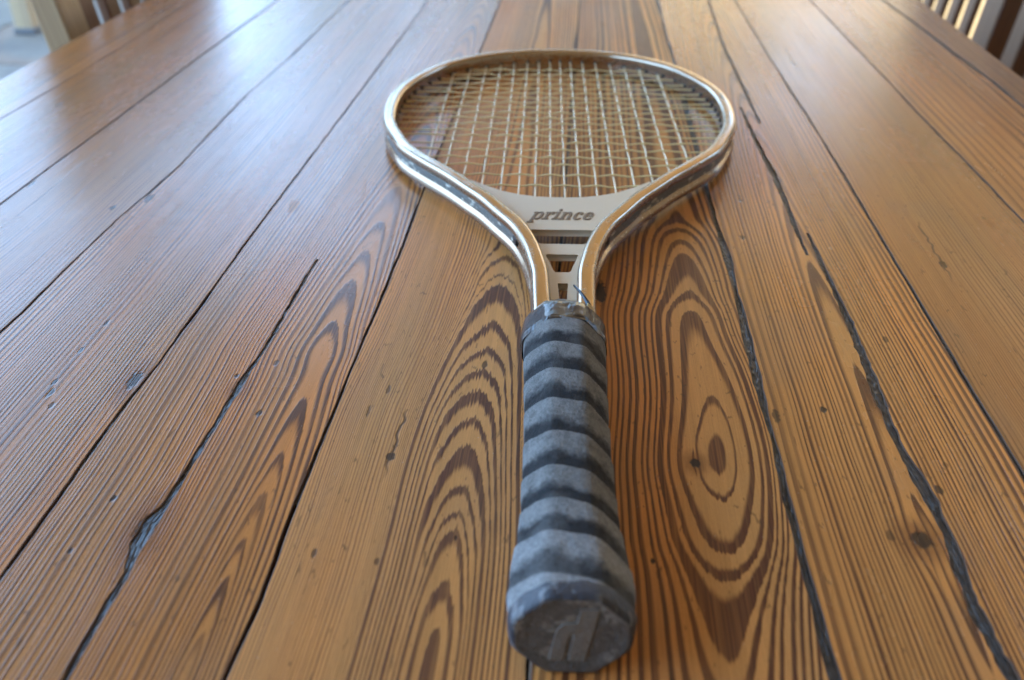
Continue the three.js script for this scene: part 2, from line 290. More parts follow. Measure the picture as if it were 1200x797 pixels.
// an even, fine wear of the varnish, shared by all planks
const varnish = makeTex(1024, 1024, (u, v) => {
  const n = 0.5 * noise(u * 14, v * 5) + 0.3 * noise(u * 60, v * 18) + 0.25 * noise(u * 260, v * 90);
  const scr = sm(0.86, 0.97, noise(u * 300 + v * 70, v * 14 - u * 9)) * 0.4;
  return 0.62 + 0.13 * n + scr * 0.5;
}, false);
const edgeMat = new THREE.MeshStandardMaterial({ color: new THREE.Color(0.10, 0.052, 0.028), roughness: 0.6 });
const table = thing('wooden_table', 'long wooden table of worn brown pine planks with dark filled seams, under the racket', 'table', [-0.064, 0, -0.88]);
function sampleF() { const a = []; for (let f = FN; f < 0.75; f += 0.005) a.push(f); for (let f = 0.75; f < FF; f += 0.016) a.push(f); a.push(FF); return a; }
const FS = sampleF();
PLANKS.forEach((p, i) => {
  const sh = new THREE.Shape(), L = [], R = [];
  for (const f of FS) { L.push([seamX(i, f) + seamHW(i, f), f]); R.push([seamX(i + 1, f) - seamHW(i + 1, f), f]); }
  sh.moveTo(L[0][0], L[0][1]);
  for (let k = 0; k < R.length; k++) sh.lineTo(R[k][0], R[k][1]);
  for (let k = L.length - 1; k > 0; k--) sh.lineTo(L[k][0], L[k][1]);
  for (const c of CRACKS) if (c.plank === i) {
    const h = new THREE.Path(), a = c.pts[0][0], b = c.pts[c.pts.length - 1][0], T = c.pts.map((q) => [q[0], q[1]]), Wd = c.pts.map((q) => [q[0], q[2]]);
    const li = [], ri = [];
    for (let f = a; f <= b + 1e-6; f += 0.0035) {
      const x = lerpTable(T, f) + 0.0003 * noise(f * 160, i + 2), hw = Math.max(0.0005, lerpTable(Wd, f) * (1 + 0.25 * noise(f * 140, 5 + i) + 0.2 * noise(f * 420, 9 + i)) * 0.86);
      li.push([x - hw, f]); ri.push([x + hw, f]);
    }
    h.moveTo(li[0][0], li[0][1]); for (let k = 1; k < li.length; k++) h.lineTo(li[k][0], li[k][1]);
    for (let k = ri.length - 1; k >= 0; k--) h.lineTo(ri[k][0], ri[k][1]);
    sh.holes.push(h);
  }
  const B = 0.0004;
  const g = new THREE.ExtrudeGeometry(sh, { depth: 0.026 - 2 * B, bevelEnabled: true, bevelThickness: B, bevelSize: B, bevelOffset: -B, bevelSegments: 2, curveSegments: 1 });
  g.rotateX(-Math.PI / 2); g.translate(0, TOP - 0.026 + B + 0.0003 * (RND[i * 31 + 5]), 0);
  const P = g.attributes.position, uv = g.attributes.uv;
  for (let k = 0; k < P.count; k++) uv.setXY(k, (P.getX(k) - p.x0) / (p.x1 - p.x0), (-P.getZ(k) - F0) / FL);
  const [map, bump] = plankTextures(p);
  const rough = varnish.clone(); rough.needsUpdate = true; rough.repeat.set(0.12, 1.1); rough.offset.set(i * 0.137, i * 0.31);
  part('plank', g, [new THREE.MeshPhysicalMaterial({ map, bumpMap: bump, bumpScale: 0.00022, roughnessMap: rough, roughness: p.gloss ?? 0.42, specularIntensity: p.spec ?? 0.8 }), edgeMat], table);
});
{ // the dark filler in seams and cracks, missing where a seam is open
  const fillTex = makeTex(256, 1024, (u, v) => { const n = 0.5 + 0.5 * noise(u * 9, v * 60), m = noise(u * 40, v * 200); const k = 0.7 + 0.35 * n + 0.25 * m; return [0.024 * k, 0.025 * k, 0.027 * k]; }, true);
  const fillBump = makeTex(256, 1024, (u, v) => 0.5 + 0.3 * noise(u * 5, v * 50) + 0.25 * noise(u * 16, v * 190), false);
  const fillMat = new THREE.MeshStandardMaterial({ map: fillTex, bumpMap: fillBump, bumpScale: 0.0009, roughness: 0.42 });
  function strip(pairs, hw, depth) {
    const pos = [], uv = [], idx = [];
    pairs.forEach(([f, x], k) => {
      const dy = TOP - depth + 0.00025 * noise(f * 120, x * 100);
      pos.push(x - hw, dy - 0.0001, -f, x, dy + 0.0003 * noise(f * 80, 4), -f, x + hw, dy, -f); uv.push(0, f * 2, 0.5, f * 2, 1, f * 2);
      if (k) { const a = (k - 1) * 3; idx.push(a, a + 1, a + 3, a + 1, a + 4, a + 3, a + 1, a + 2, a + 4, a + 2, a + 5, a + 4); }
    });
    const g = new THREE.BufferGeometry(); g.setAttribute('position', new THREE.Float32BufferAttribute(pos, 3)); g.setAttribute('uv', new THREE.Float32BufferAttribute(uv, 2)); g.setIndex(idx); g.computeVertexNormals();
    return g;
  }
  const OPEN = { 4: [[0.236, 0.272], [0.397, 0.432], [0.478, 0.514]], 5: [[0.04, 0.27]], 6: [[0.04, 0.3]], 3: [[0.44, 0.47]] };
  for (let i = 1; i < SEAMS.length - 1; i++) {
    let run = [];
    const flush = () => { if (run.length > 2) part('seam_filler', strip(run, 0.005, i === 5 || i === 6 ? 0.0016 : 0.0009), fillMat, table); run = []; };
    for (let f = FN; f < FF; f += 0.006) { if ((OPEN[i] || []).some(([a, b]) => f > a && f < b)) flush(); else run.push([f, seamX(i, f)]); }
    flush();
  }
  for (const c of CRACKS) { const T = c.pts.map((q) => [q[0], q[1]]), run = []; for (let f = c.pts[0][0] - 0.002; f < c.pts[c.pts.length - 1][0] + 0.002; f += 0.005) run.push([f, lerpTable(T, f)]); part('crack_filler', strip(run, 0.006, 0.0009), fillMat, table); }
  const under = new THREE.MeshStandardMaterial({ color: new THREE.Color(0.12, 0.06, 0.03), roughness: 0.7 });
  for (const f of [0.12, 0.5, 0.95, 1.4]) part('batten', boxAt(0.84, 0.03, 0.09, -0.064, TOP - 0.0415, -f), under, table);
  for (const s of [-1, 1]) part('apron', boxAt(0.022, 0.09, 1.5, -0.064 + s * 0.40, TOP - 0.072, -0.88), under, table);
  for (const s of [-1, 1]) for (const f of [0.13, 1.62]) part('leg', boxAt(0.075, TOP - 0.0268, 0.075, -0.064 + s * 0.36, (TOP - 0.0268) / 2, -f, 0.006), under, table);
}

// ---------------------------------------------------------------- the racket
// Built along its own axis: u to the right, y up from the axis, forward s = -z; the butt lies on the table and the tip of the head too.
const AX0 = 0.0170, AX1 = 0.00975, RLEN = 0.675;
const racket = thing('tennis_racket', 'bronze aluminium tennis racket with pale strings and worn grey wrapped handle lying on the table', 'tennis racket', [0.00288, TOP + AX0, -0.20339]);
racket.rotation.set(-Math.atan((AX0 - AX1) / RLEN), 0.04319, 0, 'YXZ');
const rpart = (name, geo, mat, parent = racket) => part(name, geo, mat, parent, false);
const HALF = [[0.0150, 0.176], [0.0154, 0.194], [0.0160, 0.212], [0.0166, 0.226], [0.0185, 0.240], [0.0222, 0.2605], [0.0287, 0.2822], [0.0405, 0.3055], [0.0494, 0.3225], [0.0611, 0.3405], [0.0734, 0.3590], [0.0925, 0.3845], [0.1068, 0.4061], [0.1180, 0.4340], [0.1253, 0.4570], [0.1292, 0.4845], [0.1305, 0.5110], [0.1294, 0.5350], [0.1247, 0.5600], [0.1140, 0.5900], [0.0990, 0.6180], [0.0800, 0.6382], [0.0590, 0.6530], [0.0330, 0.6628], [0.0100, 0.6660]];
const outer = new THREE.CatmullRomCurve3([...HALF.map(([u, s]) => new THREE.Vector3(u, s, 0)), ...HALF.slice().reverse().map(([u, s]) => new THREE.Vector3(-u, s, 0))], false, 'centripetal');
const NSEG = 420, rim = [];
{
  const pts = outer.getSpacedPoints(NSEG);
  for (let i = 0; i <= NSEG; i++) {
    const a = pts[Math.max(0, i - 2)], b = pts[Math.min(NSEG, i + 2)], tx = b.x - a.x, ty = b.y - a.y, l = Math.hypot(tx, ty);
    rim.push({ x: pts[i].x, s: pts[i].y, nx: ty / l, ns: -tx / l });      // outward normal (the run goes from the right arm over the tip to the left arm)
  }
}
const inset = (i, d) => [rim[i].x - rim[i].nx * d, rim[i].s - rim[i].ns * d];
// section of the tube: two round rails with a hollow between them, deep outside and shallow inside; [depth from the outside, height]
function section() {
  const p = [], H = 0.00975, rc = 0.0027, wI = 0.0093, n = 7;
  const arc = (cx, cy, a0, a1) => { for (let k = 0; k <= n; k++) { const a = a0 + (a1 - a0) * k / n; p.push([cx + rc * Math.cos(a), cy + rc * Math.sin(a)]); } };
  p.push([0.0020, 0.0022], [0.0016, 0.0032], [0.0006, 0.0043], [0.0001, 0.0055]);
  arc(rc, H - rc, Math.PI, Math.PI / 2);                                       // outer upper corner
  p.push([wI * 0.5, H + 0.00022]);
  arc(wI - rc, H - rc, Math.PI / 2, 0);                                        // inner upper corner
  p.push([wI, 0.0050], [0.0090, 0.0030], [0.0087, 0], [0.0090, -0.0030], [wI, -0.0050]);
  arc(wI - rc, -(H - rc), 0, -Math.PI / 2);
  p.push([wI * 0.5, -H - 0.0001]);
  arc(rc, -(H - rc), -Math.PI / 2, -Math.PI);
  p.push([0.0001, -0.0055], [0.0006, -0.0043], [0.0016, -0.0032], [0.0020, -0.0022], [0.0021, 0]);
  return p;
}
function sweep(sec, i0, i1, closed = true) {
  const pos = [], uv = [], idx = [], m = sec.length;
  let run = 0;
  for (let i = i0; i <= i1; i++) {
    if (i > i0) run += Math.hypot(rim[i].x - rim[i - 1].x, rim[i].s - rim[i - 1].s);
    sec.forEach(([d, y], k) => { const [x, s] = inset(i, d); pos.push(x, y, -s); uv.push(run * 4, k / m); });
  }
  const w = i1 - i0 + 1, kk = closed ? m : m - 1;
  for (let i = 0; i < w - 1; i++) for (let k = 0; k < kk; k++) { const a = i * m + k, b = i * m + (k + 1) % m; idx.push(a, a + m, b, b, a + m, b + m); }
  const g = new THREE.BufferGeometry(); g.setAttribute('position', new THREE.Float32BufferAttribute(pos, 3)); g.setAttribute('uv', new THREE.Float32BufferAttribute(uv, 2)); g.setIndex(idx); g.computeVertexNormals();
  return g;
}
const metalRough = makeTex(512, 256, (u, v) => 0.55 + 0.3 * noise(u * 12, v * 90) + 0.2 * noise(u * 160, v * 7) + 0.3 * sm(0.1, 0.7, noise(u * 7 + 4, v * 9)) + 0.5 * sm(0.82, 0.95, noise(u * 50, v * 60)), false);
metalRough.repeat.set(1.5, 1);
const metal = new THREE.MeshPhysicalMaterial({ color: new THREE.Color(0.41, 0.325, 0.235), metalness: 1, roughness: 0.34, roughnessMap: metalRough });
const frame = rpart('frame', sweep(section(), 0, NSEG), metal);
{ // worn printed strips in the outer channel of both arms
  const stripTex = makeTex(1024, 64, (u, v) => {
    const n = noise(u * 24, v * 3) + 0.5 * noise(u * 90, v * 7), f = sm(0.35, 0.75, n) * sm(0.95, 0.7, Math.abs(v - 0.5) * 2), k = 1 + 0.25 * noise(u * 200, v * 20);
    return [(0.16 + 0.5 * f) * k, (0.175 + 0.5 * f) * k, (0.165 + 0.42 * f) * k];
  }, true);
  const stripRough = new THREE.MeshStandardMaterial({ map: stripTex, roughness: 0.4, metalness: 0.25 });
  const dark = new THREE.MeshStandardMaterial({ color: new THREE.Color(0.012, 0.012, 0.013), roughness: 0.5 });
  const idx = (s, side) => { let best = 0, e = 9; rim.forEach((r, i) => { if (r.x * side > 0 && Math.abs(r.s - s) < e) { e = Math.abs(r.s - s); best = i; } }); return best; };
  const band = [[0.00195, -0.0024], [0.0018, -0.0018], [0.00185, 0.0018], [0.00195, 0.0024]], cap = [[0.0019, -0.0027], [0.0014, -0.002], [0.0014, 0.002], [0.0019, 0.0027]];
  for (const side of [1, -1]) {
    let a = idx(0.279, side), b = idx(0.455, side); if (a > b) [a, b] = [b, a];
    const g = sweep(band, a, b, false), uv = g.attributes.uv; for (let i = 0; i < uv.count; i++) uv.setXY(i, uv.getX(i) * 1.1, (i % 4) / 3);
    const st = rpart('side_strip', g, stripRough); st.material.side = THREE.DoubleSide;
    const e = side > 0 ? a : b; rpart('strip_end', sweep(cap, Math.max(0, e - 1), e + 1, false), dark);
  }
}
// throat bridge of pale plastic, with two cross bars and legs that run down to the handle
const plasticBump = makeTex(256, 256, (u, v) => 0.5 + 0.3 * noise(u * 60, v * 60) + 0.2 * noise(u * 14, v * 14), false);
const plastic = new THREE.MeshPhysicalMaterial({ color: new THREE.Color(0.58, 0.48, 0.345), roughness: 0.42, bumpMap: plasticBump, bumpScale: 0.0001, clearcoat: 0.25, clearcoatRoughness: 0.35 });
{
  const sh = new THREE.Shape(), top = [[0.0560, 0.3640], [0.0463, 0.3546], [0.0350, 0.3455], [0.0240, 0.3402], [0.0147, 0.3374], [0.0050, 0.3366]];
  const innerAt = (s) => { let best = null, e = 9; for (let i = 0; i <= NSEG / 2; i++) { const q = inset(i, 0.0068); if (Math.abs(q[1] - s) < e) { e = Math.abs(q[1] - s); best = q; } } return best; };
  const side = [0.357, 0.345, 0.33, 0.315, 0.30, 0.285, 0.27, 0.255, 0.24, 0.225, 0.205].map((s) => [innerAt(s)[0], s]);
  const rightSide = [...top.slice().reverse(), ...side];
  sh.moveTo(rightSide[0][0], rightSide[0][1]); for (const q of rightSide.slice(1)) sh.lineTo(q[0], q[1]);
  for (const q of rightSide.slice().reverse()) sh.lineTo(-q[0], q[1]);
  const hole = (pts) => { const h = new THREE.Path(), c = new THREE.CatmullRomCurve3(pts.flatMap(([u, s], i) => { const [u2, s2] = pts[(i + 1) % pts.length]; return [0.1, 0.37, 0.63, 0.9].map((k) => new THREE.Vector3(u + (u2 - u) * k, s + (s2 - s) * k, 0)); }), true, 'catmullrom', 0.3).getPoints(60); h.setFromPoints(c.map((v) => new THREE.Vector2(v.x, v.y))); sh.holes.push(h); };
  hole([[-0.0215, 0.2895], [0.0215, 0.2895], [0.0140, 0.2685], [-0.0140, 0.2685]]);
  hole([[-0.0103, 0.2578], [0.0103, 0.2578], [0.0050, 0.2345], [-0.0050, 0.2345]]);
  hole([[-0.0038, 0.2245], [0.0038, 0.2245], [0.0030, 0.2050], [-0.0030, 0.2050]]);
  const g = new THREE.ExtrudeGeometry(sh, { depth: 0.0012, bevelEnabled: true, bevelThickness: 0.0014, bevelSize: 0.0014, bevelOffset: -0.0012, bevelSegments: 4, curveSegments: 4 });
  g.rotateX(-Math.PI / 2); g.translate(0, 0.0006, 0);
  const uv = g.attributes.uv, P = g.attributes.position; for (let i = 0; i < P.count; i++) uv.setXY(i, P.getX(i) * 12, P.getZ(i) * 12);
  const bridge = rpart('throat_bridge', g, plastic);
  const font = await new FontLoader().loadAsync('fonts/droid/droid_serif_bold.typeface.json');
  const t = new TextGeometry('prince', { font, size: 0.012, depth: 0.0003, bevelEnabled: true, bevelThickness: 0.00012, bevelSize: 0.00012, bevelSegments: 1, curveSegments: 4 });
  t.computeBoundingBox(); const bw = t.boundingBox.max.x - t.boundingBox.min.x; t.translate(-t.boundingBox.min.x, 0, 0);
  t.scale(0.0355 / bw, 1.15, 1); t.applyMatrix4(new THREE.Matrix4().makeShear(0, 0, 0.30, 0, 0, 0));
  t.rotateX(-Math.PI / 2); t.translate(-0.0185, 0.0032, -0.3025);
  rpart('lettering', t, new THREE.MeshStandardMaterial({ color: new THREE.Color(0.16, 0.105, 0.06), roughness: 0.5 }), bridge);
}
// strings
const stringMat = new THREE.MeshPhysicalMaterial({ color: new THREE.Color(0.66, 0.55, 0.34), roughness: 0.32, clearcoat: 0.4, clearcoatRoughness: 0.2 });
const crossMat = new THREE.MeshPhysicalMaterial({ color: new THREE.Color(0.80, 0.66, 0.33), roughness: 0.4 });
const grommetMat = new THREE.MeshStandardMaterial({ color: new THREE.Color(0.03, 0.032, 0.034), roughness: 0.5 });
{
  const inner = []; for (let i = 0; i <= NSEG; i++) inner.push(inset(i, 0.0084));
  const headRange = inner.filter((q) => q[1] > 0.36);
  const topAt = (u) => { let best = 0; for (let i = 1; i < inner.length; i++) { const [a, b] = inner[i - 1], [c, d] = inner[i]; if (b > 0.5 && (a - u) * (c - u) <= 0) best = Math.max(best, b + (d - b) * ((u - a) / ((c - a) || 1))); } return best; };
  const bridgeTop = [[0.0, 0.3366], [0.0050, 0.3366], [0.0147, 0.3374], [0.0240, 0.3402], [0.0350, 0.3455], [0.0463, 0.3546], [0.0560, 0.3640]];
  const botAt = (u) => { if (Math.abs(u) < 0.056) return lerpTable(bridgeTop, Math.abs(u)); let best = 9; for (let i = 1; i < inner.length; i++) { const [a, b] = inner[i - 1], [c, d] = inner[i]; if (b < 0.5 && (a - u) * (c - u) <= 0) best = Math.min(best, b + (d - b) * ((u - a) / ((c - a) || 1))); } return best; };
  const wideAt = (s, side) => { for (let i = 1; i < inner.length; i++) { const [a, b] = inner[i - 1], [c, d] = inner[i]; if (a * side > 0.02 && (b - s) * (d - s) <= 0) return a + (c - a) * ((s - b) / ((d - b) || 1)); } return side * 0.1; };
  const MU = [-0.0886, -0.0750, -0.0618, -0.0492, -0.0370, -0.0257, -0.0155, -0.0058, 0.0031, 0.0124, 0.0230, 0.0347, 0.0472, 0.0594, 0.0720, 0.0864];
  const CS = [0.3620, 0.3803, 0.3990, 0.4130, 0.4275, 0.4420, 0.4565, 0.4700, 0.4835, 0.4970, 0.5100, 0.5230, 0.5355, 0.5480, 0.5610, 0.5740, 0.5870, 0.6010, 0.6150, 0.6290];
  const AMP = 0.00048;
  const over = (m, c) => ((m + c) & 1) ? 1 : -1;      // +1: the main lies over the cross here
  function tube(ctrl, RAD) { const c = new THREE.CatmullRomCurve3(ctrl.map((q) => new THREE.Vector3(...q)), false, 'centripetal'); return new THREE.TubeGeometry(c, ctrl.length * 6, RAD, 7, false); }
  function grommet(x, s, dx, ds) { const l = Math.hypot(dx, ds), g = new THREE.CylinderGeometry(0.0014, 0.0019, 0.0022, 10); g.rotateX(-Math.PI / 2); g.rotateY(Math.atan2(-dx / l, ds / l)); g.translate(x + dx / l * 0.0004, 0, -(s + ds / l * 0.0004)); rpart('grommet', g, grommetMat); }
  MU.forEach((u, m) => {
    const a = botAt(u), b = topAt(u), ctrl = [[u, 0.0002, -(a - 0.002)]];
    const cut = [a]; CS.forEach((s, c) => { if (s > a + 0.004 && s < b - 0.004) ctrl.push([u + 0.00015 * RND[m * 50 + c], over(m, c) * AMP, -s]); });
    ctrl.push([u, 0, -(b + 0.002)]);
    rpart('main_string', tube(ctrl, 0.00063), stringMat);
    grommet(u, b, 0, -1); if (Math.abs(u) > 0.056) grommet(u, a, 0, 1);
  });
  CS.forEach((s, c) => {
    let a = wideAt(s, -1), b = wideAt(s, 1); if (s < 0.372) { a = -0.0575; b = 0.0575; }
    const ctrl = [[a - 0.002, 0, -s]];
    MU.forEach((u, m) => { if (u > a + 0.003 && u < b - 0.003) ctrl.push([u, -over(m, c) * AMP * 1.15, -(s + 0.0004 * RND[m * 70 + c * 3])]); });
    ctrl.push([b + 0.002, 0, -s]);
    rpart('cross_string', tube(ctrl, 0.00053), crossMat);
    if (s > 0.372) { grommet(a, s, 1, 0); grommet(b, s, -1, 0); }
  });
}
// handle: a worn tape wound in steps over an eight-sided grip
const HW = [[-0.003, 0.0188], [0.002, 0.0198], [0.012, 0.0205], [0.0230, 0.0197], [0.034, 0.0180], [0.0480, 0.0172], [0.08, 0.0168], [0.1055, 0.0169], [0.14, 0.0177], [0.172, 0.0186], [0.195, 0.0191]];
const WB = [-0.03, 0.0063, 0.0250, 0.0420, 0.0600, 0.0810, 0.1025, 0.1235, 0.1433, 0.1653, 0.187, 0.21];
const hh = (s) => lerpTable(HW, s);
function octR(th, hw, hv, sharp = 17) {                          // distance from the axis to a soft eight-sided outline
  let s = 0; const n = sharp;
  for (let k = 0; k < 8; k++) { const a = k * Math.PI / 4, d = k % 4 === 0 ? hw : k % 4 === 2 ? hv : (hw + hv) * 0.5 * 0.985, c = Math.cos(th - a); if (c > 0.05) s += Math.pow(c / d, n); }
  return Math.pow(s, -1 / n);
}
function wrapT(s, th) {                              // place on one turn of the tape: 0 at its near (lower) edge, 1 at its far edge
  let phi = th - Math.PI / 2; if (phi > Math.PI) phi -= 2 * Math.PI; if (phi < -Math.PI) phi += 2 * Math.PI;
  const se = s - 0.0120 * phi / Math.PI + 0.0006 * noise(th * 3, s * 70);
  for (let i = 1; i < WB.length; i++) if (se < WB[i]) return [(se - WB[i - 1]) / (WB[i] - WB[i - 1]), i];
  return [1, WB.length];
}
function gripPoint(th, s) {
  const hw = hh(s), hv = Math.min(0.0169, hw * 0.93);
  let r = octR(th, hw, hv);
  const [t, i] = wrapT(s, th), free = sm(0.0, 0.02, s) * (i > 1 ? 1 : 0.3);
  const bump = i > 1 ? 0.0008 * (0.6 * t + 0.4 * sm(0.05, 0.5, t)) - 0.0005 : 0.0003 * noise(th * 5, s * 160);
  r += bump * free + 0.00014 * noise(th * 6 + i, s * 200);
  return [r * Math.cos(th), r * Math.sin(th), -s];
}
function gripSurface(s0, s1, ns, nt) {
  const pos = [], uv = [], idx = [];
  for (let j = 0; j <= ns; j++) for (let i = 0; i <= nt; i++) {
    const s = s0 + (s1 - s0) * j / ns, th = -Math.PI / 2 + 2 * Math.PI * i / nt, p = gripPoint(i === nt ? -Math.PI / 2 : th, s);
    pos.push(...p); uv.push(i / nt, s / 0.2);
  }
  for (let j = 0; j < ns; j++) for (let i = 0; i < nt; i++) { const a = j * (nt + 1) + i, b = a + nt + 1; idx.push(a, a + 1, b, b, a + 1, b + 1); }
  const g = new THREE.BufferGeometry(); g.setAttribute('position', new THREE.Float32BufferAttribute(pos, 3)); g.setAttribute('uv', new THREE.Float32BufferAttribute(uv, 2)); g.setIndex(idx); g.computeVertexNormals();
  return g;
}
const gripTex = makeTex(1024, 1024, (u, v) => {
  const s = v * 0.2, th = -Math.PI / 2 + 2 * Math.PI * u, [t, i] = wrapT(s, th);
  const n1 = noise(u * 26, v * 46), n2 = noise(u * 90 + 3, v * 150), n3 = noise(u * 420, v * 620), n4 = noise(u * 9 + 40, v * 14);
  // the tape is dark and polished where fingers rubbed it, beside each overlap, with a blotchy outline of its own
  let worn = i > 1 ? sm(0.60, 0.26, t + 0.09 * n1 + 0.03 * n2 + 0.10 * n4) * sm(-0.02, 0.05, t) * (0.76 + 0.24 * sm(-0.6, 0.25, n4 + 0.4 * n1 + (i > 2 ? 0.35 : -0.5))) : 0;
  const edge = sm(0.035, 0.0, t) * (i > 1 ? 0.8 : 0);
  let k = 1 + 0.16 * n1 + 0.16 * n2 + 0.30 * n3;
  const pale = sm(0.055, 0.01, s + 0.01 * n1) * 0.5;
  const base = [0.160 + 0.13 * pale, 0.162 + 0.14 * pale, 0.157 + 0.15 * pale], dk = [0.008, 0.009, 0.011];
  const m = clamp(Math.max(worn * 0.93, edge), 0, 1);
  return base.map((b, c) => (b + (dk[c] - b) * m) * k);
}, true);
const gripRough = makeTex(512, 512, (u, v) => { const s = v * 0.2, th = -Math.PI / 2 + 2 * Math.PI * u, [t, i] = wrapT(s, th); return 0.95 - (i > 1 ? 0.22 * sm(0.45, 0.15, t + 0.15 * noise(u * 26, v * 46)) : 0); }, false);
const gripBump = makeTex(1024, 1024, (u, v) => 0.5 + 0.22 * noise(u * 420, v * 620) + 0.2 * noise(u * 150, v * 220) + 0.15 * noise(u * 40, v * 60), false);
rpart('grip_wrap', gripSurface(0.0035, 0.170, 560, 128), new THREE.MeshPhysicalMaterial({ map: gripTex, roughnessMap: gripRough, roughness: 1, specularIntensity: 0.3, bumpMap: gripBump, bumpScale: 0.0003, sheen: 0.12, sheenRoughness: 0.6, sheenColor: new THREE.Color(0.6, 0.7, 0.8) }));
{ // butt cap: rounded rim and a flat end with a raised emblem
  const capTex = makeTex(512, 512, (u, v) => {
    const n = noise(u * 8, v * 8), n2 = noise(u * 40, v * 40), n3 = noise(u * 150, v * 150), w = sm(0.05, 0.5, n + 0.4 * n2);
    const k = 1 + 0.2 * n2 + 0.2 * n3;
    return [(0.09 + 0.08 * w) * k, (0.087 + 0.075 * w) * k, (0.082 + 0.064 * w) * k];
  }, true);
  const capBump = makeTex(512, 512, (u, v) => 0.5 + 0.25 * noise(u * 30, v * 30) + 0.3 * noise(u * 90, v * 90), false);
  const capMat = new THREE.MeshPhysicalMaterial({ map: capTex, bumpMap: capBump, bumpScale: 0.0004, roughness: 0.55 });
  const prof = [[0.0046, 0.0], [0.0035, 0.0002], [0.0015, 0.0001], [0.0, -0.0001], [-0.0012, -0.0002], [-0.0021, -0.0007], [-0.0025, -0.0015], [-0.0023, -0.0024], [-0.0020, -0.006], [-0.0020, -0.010], [-0.0020, -0.014], [-0.0020, -0.1]];
  const nt = 96, pos = [], uv = [], idx = [];
  for (let j = 0; j < prof.length; j++) for (let i = 0; i <= nt; i++) {
    const th = -Math.PI / 2 + 2 * Math.PI * i / nt, [s, dr] = prof[j], hw = hh(Math.max(s, -0.002)), hv = Math.min(0.0169, hw * 0.93);
    let r = octR(th, hw, hv, 14 + 12 * sm(0.004, -0.002, s)) + dr + 0.00010 * noise(Math.cos(th) * 6, Math.sin(th) * 6 + j * 0.4); if (dr < -0.05) r = 0;
    const x = r * Math.cos(th), y = r * Math.sin(th), dent = j > 7 ? -0.0004 * noise(x * 160 + 3, y * 160) : 0;
    pos.push(x, y, -(s + dent * 0.6)); uv.push(0.5 + x * 20, 0.5 + y * 20 - s * 20);
  }
  for (let j = 0; j < prof.length - 1; j++) for (let i = 0; i < nt; i++) { const a = j * (nt + 1) + i, b = a + nt + 1; idx.push(a, b, a + 1, b, b + 1, a + 1); }
  const g = new THREE.BufferGeometry(); g.setAttribute('position', new THREE.Float32BufferAttribute(pos, 3)); g.setAttribute('uv', new THREE.Float32BufferAttribute(uv, 2)); g.setIndex(idx); g.computeVertexNormals();
  // the outer rim is darker than the flat end
  const nRim = 6 * nt * 6, all = Array.from(idx), rimG = g.clone(); rimG.setIndex(all.slice(0, nRim)); g.setIndex(all.slice(nRim));
  const cap = rpart('butt_cap', g, capMat);
  const rimTex = makeTex(512, 256, (u, v) => { const w = sm(0.25, 0.75, noise(u * 26, v * 26) + 0.5 * noise(u * 90, v * 90)), k = 1 + 0.2 * noise(u * 200, v * 200); return [(0.035 + 0.12 * w) * k, (0.040 + 0.125 * w) * k, (0.052 + 0.125 * w) * k]; }, true);
  rpart('rim', rimG, new THREE.MeshPhysicalMaterial({ map: rimTex, bumpMap: capBump, bumpScale: 0.0003, roughness: 0.5 }), cap);
  const sh = new THREE.Shape();
  sh.moveTo(-0.0007, -0.0105); sh.lineTo(0.0042, -0.0105); sh.lineTo(0.0078, 0.0112); sh.lineTo(0.0026, 0.0112); sh.lineTo(0.0016, 0.0052);
  sh.bezierCurveTo(-0.0015, 0.0056, -0.0038, 0.0050, -0.0047, 0.0012); sh.lineTo(-0.0068, -0.0105); sh.lineTo(-0.0028, -0.0105); sh.lineTo(-0.0012, 0.0000); sh.bezierCurveTo(-0.0008, 0.0015, 0.0002, 0.0016, 0.0010, 0.0012); sh.lineTo(-0.0007, -0.0105);
  const e = new THREE.ExtrudeGeometry(sh, { depth: 0.0002, bevelEnabled: true, bevelThickness: 0.0004, bevelSize: 0.0003, bevelSegments: 3, curveSegments: 8 });
  e.translate(0, 0, 0.0018);
  const eu = e.attributes.uv, ep = e.attributes.position; for (let i = 0; i < ep.count; i++) eu.setXY(i, ep.getX(i) * 20, ep.getY(i) * 20);
  rpart('emblem', e, new THREE.MeshPhysicalMaterial({ color: new THREE.Color(0.155, 0.146, 0.13), bumpMap: capBump, bumpScale: 0.0004, roughness: 0.5 }), cap);
}
